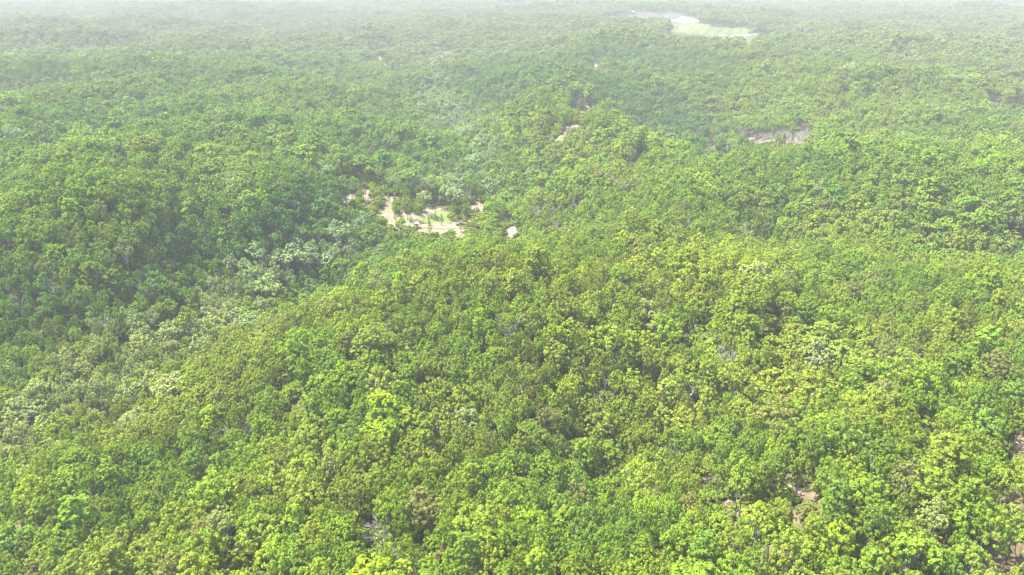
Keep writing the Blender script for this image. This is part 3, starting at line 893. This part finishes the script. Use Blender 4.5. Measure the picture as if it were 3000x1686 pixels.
def make_tree(i, name, cat, group):
    t = obj(name, None, None, (X[i], Y[i], Z[i]), rzv[i])
    t.scale = (sxy[i], sxy[i], hs[i])
    t.empty_display_size = 1
    tag(t, labels[i], cat, group)
    if kind[i] in (12, 13):
        tm, lm = BARE[kind[i]]
        obj("trunk", tm, t)
        for l in lm: obj("limb", l, t)
    else:
        obj("trunk", TRUNK[kind[i]], t)
        c = obj("crown", CROWN[kind[i]], t)
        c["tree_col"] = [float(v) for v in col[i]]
    return t
BARE = {}
for ki in (12, 13):
    tb, lb = bare_limbs(KINDS[ki][1] + 40, 0)
    BARE[ki] = (tb.mesh("trunk", M_DEAD, True), [l.mesh("limb", M_DEAD) for l in lb])
for i in big_leaf: make_tree(i, "broadleaf_tree", "tree", "broadleaf trees of the near ridge")
for i in cs_: make_tree(i, "feathery_tree", "tree", "feathery pale trees among the oaks and down the valley")
for i in cb_: make_tree(i, "bare_tree", "bare tree", "leafless grey trees standing in the forest")

def base_under(px, py, h):
    """ground spot of a tree of height h whose top shows at the photo point"""
    a, b, c = ray(px, py)
    x, y, z = a * _ts, b * _ts, CAMZ + c * _ts
    d = z - (Hg(x, y) + h)
    k = max(1, int(np.argmax(d < 0)))
    f = d[k - 1] / (d[k - 1] - d[k] + 1e-9)
    t = _ts[k - 1] + f * (_ts[k] - _ts[k - 1])
    return a * t, b * t
kill = np.zeros(len(X), bool)
for px, py, s, where in BARE_AT:
    x, y = base_under(px, py, 12.0 * s * 1.15)
    s *= 1.15
    t = obj("bare_tree", None, None, (x, y, float(Hg(x, y))), rnd.random() * 6.28)
    t.scale = (s * .8, s * .8, s)
    tag(t, "leafless grey tree " + where, "bare tree", "leafless grey trees standing in the forest")
    tm, lm = BARE[rnd.choice([12, 13])]
    obj("trunk", tm, t)
    for l in lm: obj("limb", l, t)

# ------------------------------------------------------------------ the rest of the forest as one mass
def instance_group(name, xyz, rot, scl, pidx, colr, label):
    me = bpy.data.meshes.new(name)
    n = len(xyz)
    me.vertices.add(n); me.vertices.foreach_set("co", np.asarray(xyz, np.float32).ravel())
    a = me.attributes.new("rz", 'FLOAT_VECTOR', 'POINT'); a.data.foreach_set("vector", np.stack([np.zeros(n), np.zeros(n), rot], 1).astype(np.float32).ravel())
    a = me.attributes.new("scl", 'FLOAT_VECTOR', 'POINT'); a.data.foreach_set("vector", np.asarray(scl, np.float32).ravel())
    a = me.attributes.new("pidx", 'INT', 'POINT'); a.data.foreach_set("value", np.asarray(pidx, np.int32))
    a = me.attributes.new("tree_col", 'FLOAT_VECTOR', 'POINT'); a.data.foreach_set("vector", np.asarray(colr, np.float32).ravel())
    o = obj(name, me)
    tag(o, label, None, None, "stuff")
    g = bpy.data.node_groups.new(name, 'GeometryNodeTree')
    g.interface.new_socket("Geometry", in_out='INPUT', socket_type='NodeSocketGeometry')
    g.interface.new_socket("Geometry", in_out='OUTPUT', socket_type='NodeSocketGeometry')
    gi, go = g.nodes.new("NodeGroupInput"), g.nodes.new("NodeGroupOutput")
    m2p = g.nodes.new("GeometryNodeMeshToPoints")
    iop = g.nodes.new("GeometryNodeInstanceOnPoints")
    ci = g.nodes.new("GeometryNodeCollectionInfo")
    ci.inputs["Collection"].default_value = protos
    ci.inputs["Separate Children"].default_value = True
    ci.inputs["Reset Children"].default_value = True
    iop.inputs["Pick Instance"].default_value = True
    def attr(nm, ty):
        q = g.nodes.new("GeometryNodeInputNamedAttribute"); q.data_type = ty
        q.inputs["Name"].default_value = nm
        return [s for s in q.outputs if s.enabled and s.name == "Attribute"][0]
    e2r = g.nodes.new("FunctionNodeEulerToRotation")
    L = g.links.new
    L(gi.outputs[0], m2p.inputs["Mesh"]); L(m2p.outputs[0], iop.inputs["Points"])
    L(ci.outputs[0], iop.inputs["Instance"])
    L(attr("pidx", 'INT'), iop.inputs["Instance Index"])
    L(attr("rz", 'FLOAT_VECTOR'), e2r.inputs[0]); L(e2r.outputs[0], iop.inputs["Rotation"])
    L(attr("scl", 'FLOAT_VECTOR'), iop.inputs["Scale"])
    L(iop.outputs[0], go.inputs[0])
    md = o.modifiers.new("scatter", 'NODES'); md.node_group = g
    return o

mask = np.ones(len(X), bool)
mask[list(single)] = False
lod = np.where(D < 330, 0, np.where(D < 1000, 1, 2))
pid = np.array([PIDX[(k, l)] for k, l in zip(kind[mask].tolist(), lod[mask].tolist())])
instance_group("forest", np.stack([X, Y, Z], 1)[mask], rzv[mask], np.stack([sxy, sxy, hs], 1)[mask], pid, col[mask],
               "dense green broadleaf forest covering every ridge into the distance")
# undergrowth
nu = 42000
du = np.sqrt(R.uniform(90 ** 2, 620 ** 2, nu)); au = R.uniform(-.68, .68, nu)
ux, uy = du * np.sin(au), du * np.cos(au)
uz = Hg(ux, uy)
qx, qy, _ = project(ux, uy, uz)
_, qy2, _ = project(ux, uy, uz + 2.5)
oku = np.ones(nu, bool)
for poly, dmax, nm in CLEAR:
    inn = inpoly(qx, qy, poly) | inpoly(qx, qy2, poly)
    oku &= ~(inn & (R.rand(nu) < (.8 if nm == 'forest_gap' else .6 if nm == 'clearing_ground' else .99)))
ux, uy, uz = ux[oku], uy[oku], uz[oku]; nu = len(ux)
us = R.uniform(.5, 1.5, nu)
uc = PAL[R.choice([0, 1, 2, 3, 6], nu, p=[.3, .25, .2, .1, .15])] * R.uniform(.8, 1.2, (nu, 1))
instance_group("undergrowth", np.stack([ux, uy, uz], 1), R.rand(nu) * 6.28, np.stack([us, us, us * R.uniform(.7, 1.4, nu)], 1),
               np.where(du[oku] < 300, PIDX[(11, 0)], PIDX[(11, 1)]), uc, "low leafy undergrowth filling gaps between the trunks")

# ------------------------------------------------------------------ homestead trees, built one by one
def solo(px, py, ki, s, hz, tn, name, cat, label, group):
    x, y = hit(px, py)
    t = obj(name, None, None, (x, y, float(Hg(x, y))), rnd.random() * 6.28)
    t.scale = (s, s, hz)
    tag(t, label, cat, group)
    obj("trunk", TRUNK[ki], t)
    c = obj("crown", CROWN[ki], t)
    c["tree_col"] = [float(v * rnd.uniform(.9, 1.1)) for v in PAL[tn]]
YT = "small trees standing in the homestead clearing"
for a in [(1256, 662, 10, .55, .62, 0, "small narrow tree at the lawn's lower left edge"), (1259, 690, 10, .7, .8, 3, "dark narrow tree in front of the pale drive"),
          (1294, 662, 10, .6, .68, 0, "small pointed tree casting shade across the lawn's lower edge"), (1242, 655, 10, .4, .5, 1, "slender sapling at the lawn's left end"),
          (1276, 648, 10, .4, .6, 1, "slender sapling in the middle of the lawn"), (1221, 632, 0, .38, .5, 1, "little bushy tree on the dirt above the grey earth"),
          (1204, 668, 1, .42, .45, 3, "low bluish green tree beside the brown shed"), (1352, 682, 2, .5, .3, 0, "low bushy tree inside the bend of the drive"),
          (1186, 628, 0, .3, .45, 0, "tiny tree on the upper dirt turning area"), (1205, 628, 3, .36, .5, 3, "bushy young tree above the turning area"),
          (1157, 650, 10, .55, .62, 0, "narrow tree between two pale wheel tracks"), (1160, 632, 7, .5, .45, 1, "yellowish young tree at the fork of the tracks"),
          (1128, 578, 10, .6, .62, 3, "dark pointed tree beside the small tan yard"), (1140, 598, 10, .5, .75, 0, "tall thin tree left of the yellowish sandy strip"),
          (1056, 568, 10, .5, .6, 0, "narrow tree at the tan opening above the soil bank"), (1066, 585, 1, .45, .5, 3, "dark round tree below the tan yard spots"),
          (1366, 650, 1, .8, .8, 3, "dark round tree shading the drive's right end"), (1326, 640, 3, .6, .62, 0, "round tree at the lawn's right edge")]:
    solo(*a[:6], "yard_tree", "tree", a[6], YT)
solo(1931, 46, 2, 1.5, .85, 3, "broadleaf_tree", "tree", "lone dark round tree in the brown ploughed field", None)
solo(2104, 452, 10, 1.5, 1.2, 3, "broadleaf_tree", "tree", "dark upright tree between two reddish bare patches on the hill shoulder", None)

# ------------------------------------------------------------------ white leaning trunk
x, y = base_under(2040, 1130, 9.0)
z = float(Hg(x, y))
t = obj("leaning_trunk", None, None, (x, y, z))
tag(t, "long white dead trunk leaning over the canopy right of centre", "dead tree")
b = MB(); b.path([(-4.5, -3.5, 3.0), (-1, -1, 7.5), (2.2, 1.5, 10.8), (4.5, 3.4, 13.0)], [.26, .2, .14, .06], 7)
obj("trunk", b.mesh("trunk", M_PALEBARK, True), t)
for (s, e) in (((-1, -1, 7.5), (-2.6, .4, 9.6)), ((2.2, 1.5, 10.8), (1.0, 2.2, 12.8)), ((1, .6, 9.5), (3.4, -.6, 10.6)), ((-3, -2.3, 5.2), (-4.4, -1.2, 6.9))):
    b = MB(); m = tuple((np.array(s) + np.array(e)) / 2 + np.array([.1, -.1, .25])); b.path([s, m, e], [.1, .07, .03], 5)
    obj("branch", b.mesh("branch", M_PALEBARK), t)
b = MB(); b.path([(-4.5, -3.5, -1), (-4.5, -3.5, 3.0)], [.34, .28], 7); obj("stump", b.mesh("stump", M_PALEBARK), t)

# ------------------------------------------------------------------ buildings
M_WHITE = simple("white_siding", [(0.3, (.66, .66, .64)), (0.7, (.80, .80, .78))], 0.6, .7)
M_CREAM = simple("cream_siding", [(0.3, (.55, .50, .40)), (0.7, (.66, .61, .50))], 0.6, .8)
M_BROWN = simple("brown_boards", [(0.3, (.12, .075, .055)), (0.7, (.22, .14, .10))], 1.0)
M_TEAL = simple("pale_teal_sheeting", [(0.3, (0.080, 0.120, 0.110)), (0.7, (0.120, 0.160, 0.150))], 0.8, .6)
M_METAL = simple("metal_roof", [(0.3, (.66, .67, .68)), (0.7, (.80, .81, .82))], 0.3, .45)
M_GREY = simple("grey_shingle", [(0.3, (.20, .20, .20)), (0.7, (.34, .33, .32))], 0.8)
M_RED = simple("red_shingle", [(0.3, (.30, .13, .10)), (0.7, (.42, .20, .15))], 0.8)
M_GLASS = simple("dark_glass", [(0.3, (.03, .035, .04)), (0.7, (.06, .065, .07))], 1.0, .15)

def house(px, py, wd, dp, ht, rz, mw, mr, name, cat, label, group=None, chimney=False):
    x, y = hit(px, py)
    z = float(Hg(x, y))
    t = obj(name, None, None, (x, y, z), rz)
    tag(t, label, cat, group)
    b = MB(); b.box((0, 0, ht / 2 - .6), (wd, dp, ht + 1.2))
    hw, g = dp / 2, dp * .28
    b.add([(-wd / 2, -hw, ht), (-wd / 2, hw, ht), (-wd / 2, 0, ht + g), (wd / 2, -hw, ht), (wd / 2, hw, ht), (wd / 2, 0, ht + g)], [(0, 2, 1), (3, 4, 5)])
    obj("wall", b.mesh("wall", mw), t)
    b = MB(); ov = .4
    s = g / hw
    for sg in (-1, 1):
        y0, z0 = sg * (hw + ov), ht - s * ov + .03
        V = [(-wd / 2 - ov, y0, z0), (wd / 2 + ov, y0, z0), (wd / 2 + ov, 0, ht + g + .03), (-wd / 2 - ov, 0, ht + g + .03)]
        V += [(a, c, d + .16) for a, c, d in V]
        b.add(V, [(0, 1, 2, 3), (4, 7, 6, 5), (0, 4, 5, 1), (1, 5, 6, 2), (3, 2, 6, 7), (0, 3, 7, 4)])
    rf = obj("roof", b.mesh("roof", mr), t)
    if chimney:
        b = MB(); b.box((wd * .2, dp * .1, ht + g + .5), (.7, .7, 1.6)); obj("chimney", b.mesh("chimney", M_RED), rf)
    b = MB(); b.box((wd * .08, -hw - .03, 1.05), (1.0, .1, 2.1)); obj("door", b.mesh("door", M_BROWN), t)
    for sx in ((-.3, .32) if wd > 6 else (-.3,)):
        b = MB(); b.box((wd * sx, -hw - .03, ht * .55), (1.1, .1, 1.0)); obj("window", b.mesh("window", M_GLASS), t)
    return x, y

HB = [
 (1994, 63, 8, 7, 3.2, .2, M_WHITE, M_METAL, "shed", "shed", "leftmost small white shed at the far farmyard"),
 (2000, 59.5, 13, 9, 4.2, .1, M_WHITE, M_METAL, "barn", "barn", "white barn at the back of the far farmyard"),
 (2009, 61.5, 15, 9, 4.0, -.1, M_WHITE, M_METAL, "barn", "barn", "middle white barn of the far farmyard"),
 (2024, 65.5, 22, 9, 4.0, -.15, M_WHITE, M_METAL, "barn", "barn", "longest white barn at the right end of the farmyard"),
 (2037, 61, 9, 7, 3.2, .1, M_CREAM, M_GREY, "farmhouse", "house", "cream farmhouse right of the farm's white barns"),
 (2057, 62, 14, 7, 3.0, 0, M_WHITE, M_GREY, "farmhouse", "house", "low white farmhouse beneath trees right of the farmyard"),
 (2262, 102, 6, 5, 2.8, .3, M_WHITE, M_METAL, "shed", "shed", "tiny white shed just right of the curving gravel road"),
 (1845, 37, 9, 7, 3, 0, M_WHITE, M_METAL, "house", "house", "left of two tiny white houses beside the brown field"),
 (1853, 38, 8, 7, 3, .2, M_WHITE, M_METAL, "house", "house", "right of two tiny white houses beside the brown field"),
 (232, 96, 11, 8, 3.4, .1, M_WHITE, M_METAL, "house", "house", "white roofed house in the left distance, left of the cream one"),
 (290, 93, 17, 9, 3.8, .3, M_CREAM, M_METAL, "house", "house", "wide cream house in the left distance"),
 (177, 106, 8, 6, 3, 0, M_CREAM, M_METAL, "house", "house", "small pale house right of the pair of distant tracks"),
 (333, 189, 8, 6, 3, 0, M_CREAM, M_METAL, "house", "house", "tan roofed house among trees on the left plateau"),
 (190, 214, 8, 6, 3, .2, M_WHITE, M_RED, "house", "house", "white house with a red roof, lowest on the left plateau"),
 (1529, 4.5, 17, 8, 4, 0, M_WHITE, M_METAL, "house", "house", "long white building at the top edge near the centre"),
 (1568, 4.5, 11, 8, 4, .2, M_WHITE, M_METAL, "house", "house", "white house at the top edge, right of the long building"),
 (1583, 3.5, 12, 8, 4, -.2, M_WHITE, M_METAL, "house", "house", "white house at the top edge, second right of the long building"),
 (1675, 10, 13, 8, 4, .1, M_WHITE, M_METAL, "house", "house", "lower house of the bright pair at the top edge"),
 (1682, 4, 11, 8, 4, .3, M_WHITE, M_METAL, "house", "house", "upper house of the bright pair at the top edge"),
 (1468, 36.5, 10, 7, 3.4, 0, M_WHITE, M_METAL, "house", "house", "leftmost tiny white house below the top edge houses"),
 (1534, 36.5, 10, 7, 3.4, .2, M_CREAM, M_METAL, "house", "house", "cream house in the middle below the top edge houses"),
 (1576, 33.5, 9, 7, 3.4, 0, M_WHITE, M_METAL, "house", "house", "rightmost tiny white house below the top edge houses"),
 (2028, 9, 14, 8, 4, 0, M_WHITE, M_METAL, "house", "house", "white house at the top edge above the brown field"),
 (2733, 24.5, 8, 6, 3.2, 0, M_WHITE, M_METAL, "house", "house", "faintest tiny house in the hazy right distance"),
 (2843, 49.5, 9, 7, 3.2, .4, M_WHITE, M_METAL, "house", "house", "tiny white house right of centre in the hazy right distance"),
 (2958, 24.5, 20, 9, 4, 0, M_WHITE, M_METAL, "barn", "barn", "long white barn near the top right corner"),
 (1220, 668, 2.0, 2.2, 2.8, .2, M_BROWN, M_GREY, "shed", "shed", "small dark brown shed at the lawn's left end"),
 (1190, 672, 2.6, 2.8, 2.2, -.2, M_TEAL, M_TEAL, "shed", "shed", "pale teal sheeted shed left of the brown shed"),
]
HXY = [house(*a, chimney=(a[9] == "house" and i % 2 == 0)) for i, a in enumerate(HB)]

# ------------------------------------------------------------------ vehicles in the clearing
M_DPAINT = simple("dark_car_paint", [(0.3, (.02, .022, .025)), (0.7, (.035, .037, .04))], 0.5, .3)
M_SPAINT = simple("silver_car_paint", [(0.3, (.42, .42, .43)), (0.7, (.52, .52, .53))], 0.5, .35, .3)
M_TYRE = simple("tyre_rubber", [(0.3, (.02, .02, .02)), (0.7, (.035, .035, .035))], 2)
M_RIM = simple("wheel_rim", [(0.3, (.4, .4, .4)), (0.7, (.5, .5, .5))], 2, .4, .8)
M_LAMP = simple("lamp_lens", [(0.3, (.6, .6, .58)), (0.7, (.7, .7, .68))], 2, .2)

def pickup(px, py, rz, paint, label):
    x, y = hit(px, py)
    t = obj("parked_pickup", None, None, (x, y, float(Hg(x, y)) + .5), rz)
    tag(t, label, "vehicle", "vehicles parked at the homestead")
    prof = [(-2.7, .55), (-2.7, 1.05), (-.75, 1.08), (-.55, 1.78), (.75, 1.78), (1.25, 1.12), (2.55, .98), (2.7, .6), (2.7, .45), (-2.7, .45)]
    V = [(a, -.92 if z < 1.2 else -.74, z) for a, z in prof] + [(a, .92 if z < 1.2 else .74, z) for a, z in prof]
    n = len(prof)
    F = [(i, (i + 1) % n, n + (i + 1) % n, n + i) for i in range(n)]
    b = MB(); b.add(V, [tuple(reversed(f)) for f in F] + [tuple(range(n)), tuple(range(2 * n - 1, n - 1, -1))])
    obj("body", b.mesh("body", paint), t)
    b = MB(); b.box((-1.75, 0, 1.075), (1.6, 1.5, .03)); obj("bed", b.mesh("bed", M_TYRE), t)
    b = MB(); b.add([(1.22, -.76, 1.2), (1.22, .76, 1.2), (.8, .68, 1.72), (.8, -.68, 1.72)], [(0, 1, 2, 3)]); obj("windscreen", b.mesh("windscreen", M_GLASS), t)
    for sg in (-1, 1):
        b = MB(); b.box((.15, sg * .80, 1.42), (1.1, .1, .42)); obj("side_window", b.mesh("side_window", M_GLASS), t)
        b = MB(); b.box((2.66, sg * .68, .82), (.1, .3, .18)); obj("headlight", b.mesh("headlight", M_LAMP), t)
        for wx in (-1.7, 1.7):
            b = MB(); nn = 12
            V = [(wx + .38 * math.cos(a), sg * yy, .38 + .38 * math.sin(a)) for yy in (.72, .96) for a in [6.2832 * i / nn for i in range(nn)]]
            b.add(V, [(i, (i + 1) % nn, nn + (i + 1) % nn, nn + i) for i in range(nn)] + [tuple(range(nn)), tuple(range(nn, 2 * nn))])
            wh = obj("wheel", b.mesh("wheel", M_TYRE), t)
            b = MB(); b.box((wx, sg * .975, .38), (.34, .02, .34)); obj("rim", b.mesh("rim", M_RIM), wh)
pickup(1350, 664, .25, M_DPAINT, "dark pickup parked on the bleached drive at right")
pickup(1122, 553, .1, M_SPAINT, "silver grey pickup half hidden under trees above the yard")

# log pile at the lawn's far edge
x, y = hit(1308, 618)
lp = obj("log_pile", None, None, (x, y, float(Hg(x, y)) + .4), -.1)
tag(lp, "dark stack of cut logs at the lawn's far edge", "log pile")
lmesh = []
for i in range(3):
    b = MB(); nn = 8; L_ = 5.2 - .3 * i
    V = [(sx * L_ / 2, .28 * math.cos(a), .28 * math.sin(a)) for sx in (-1, 1) for a in [6.2832 * k / nn for k in range(nn)]]
    b.add(V, [(k, (k + 1) % nn, nn + (k + 1) % nn, nn + k) for k in range(nn)] + [tuple(range(nn)), tuple(range(nn, 2 * nn))])
    lmesh.append(b.mesh("log", M_BROWN))
for rw in range(4):
    for k in range(5 - rw):
        o = obj("log", lmesh[(rw + k) % 3], lp, (rnd.uniform(-.2, .2), (k - (4 - rw) / 2) * .57, .26 + rw * .49))

# ------------------------------------------------------------------ haze
zlo = float(GZ.min()) - 1.0
b = MB(); b.box((0, 230, (zlo + CAMZ + 2) / 2), (28400, 28400, CAMZ + 2 - zlo))
def hz(t, out):
    v = N(t, "ShaderNodeVolumePrincipled")
    v.inputs["Color"].default_value = (*HAZE_COLOR, 1)
    v.inputs["Density"].default_value = HAZE_DENSITY
    v.inputs["Anisotropy"].default_value = 0.0
    t.links.new(v.outputs[0], out.inputs["Volume"])
mh = mat("haze_air", hz)
tag(obj("haze", b.mesh("haze", mh)), "pale summer haze lying over the distant woods", None, None, "stuff")
print("objects", len(scene.objects))
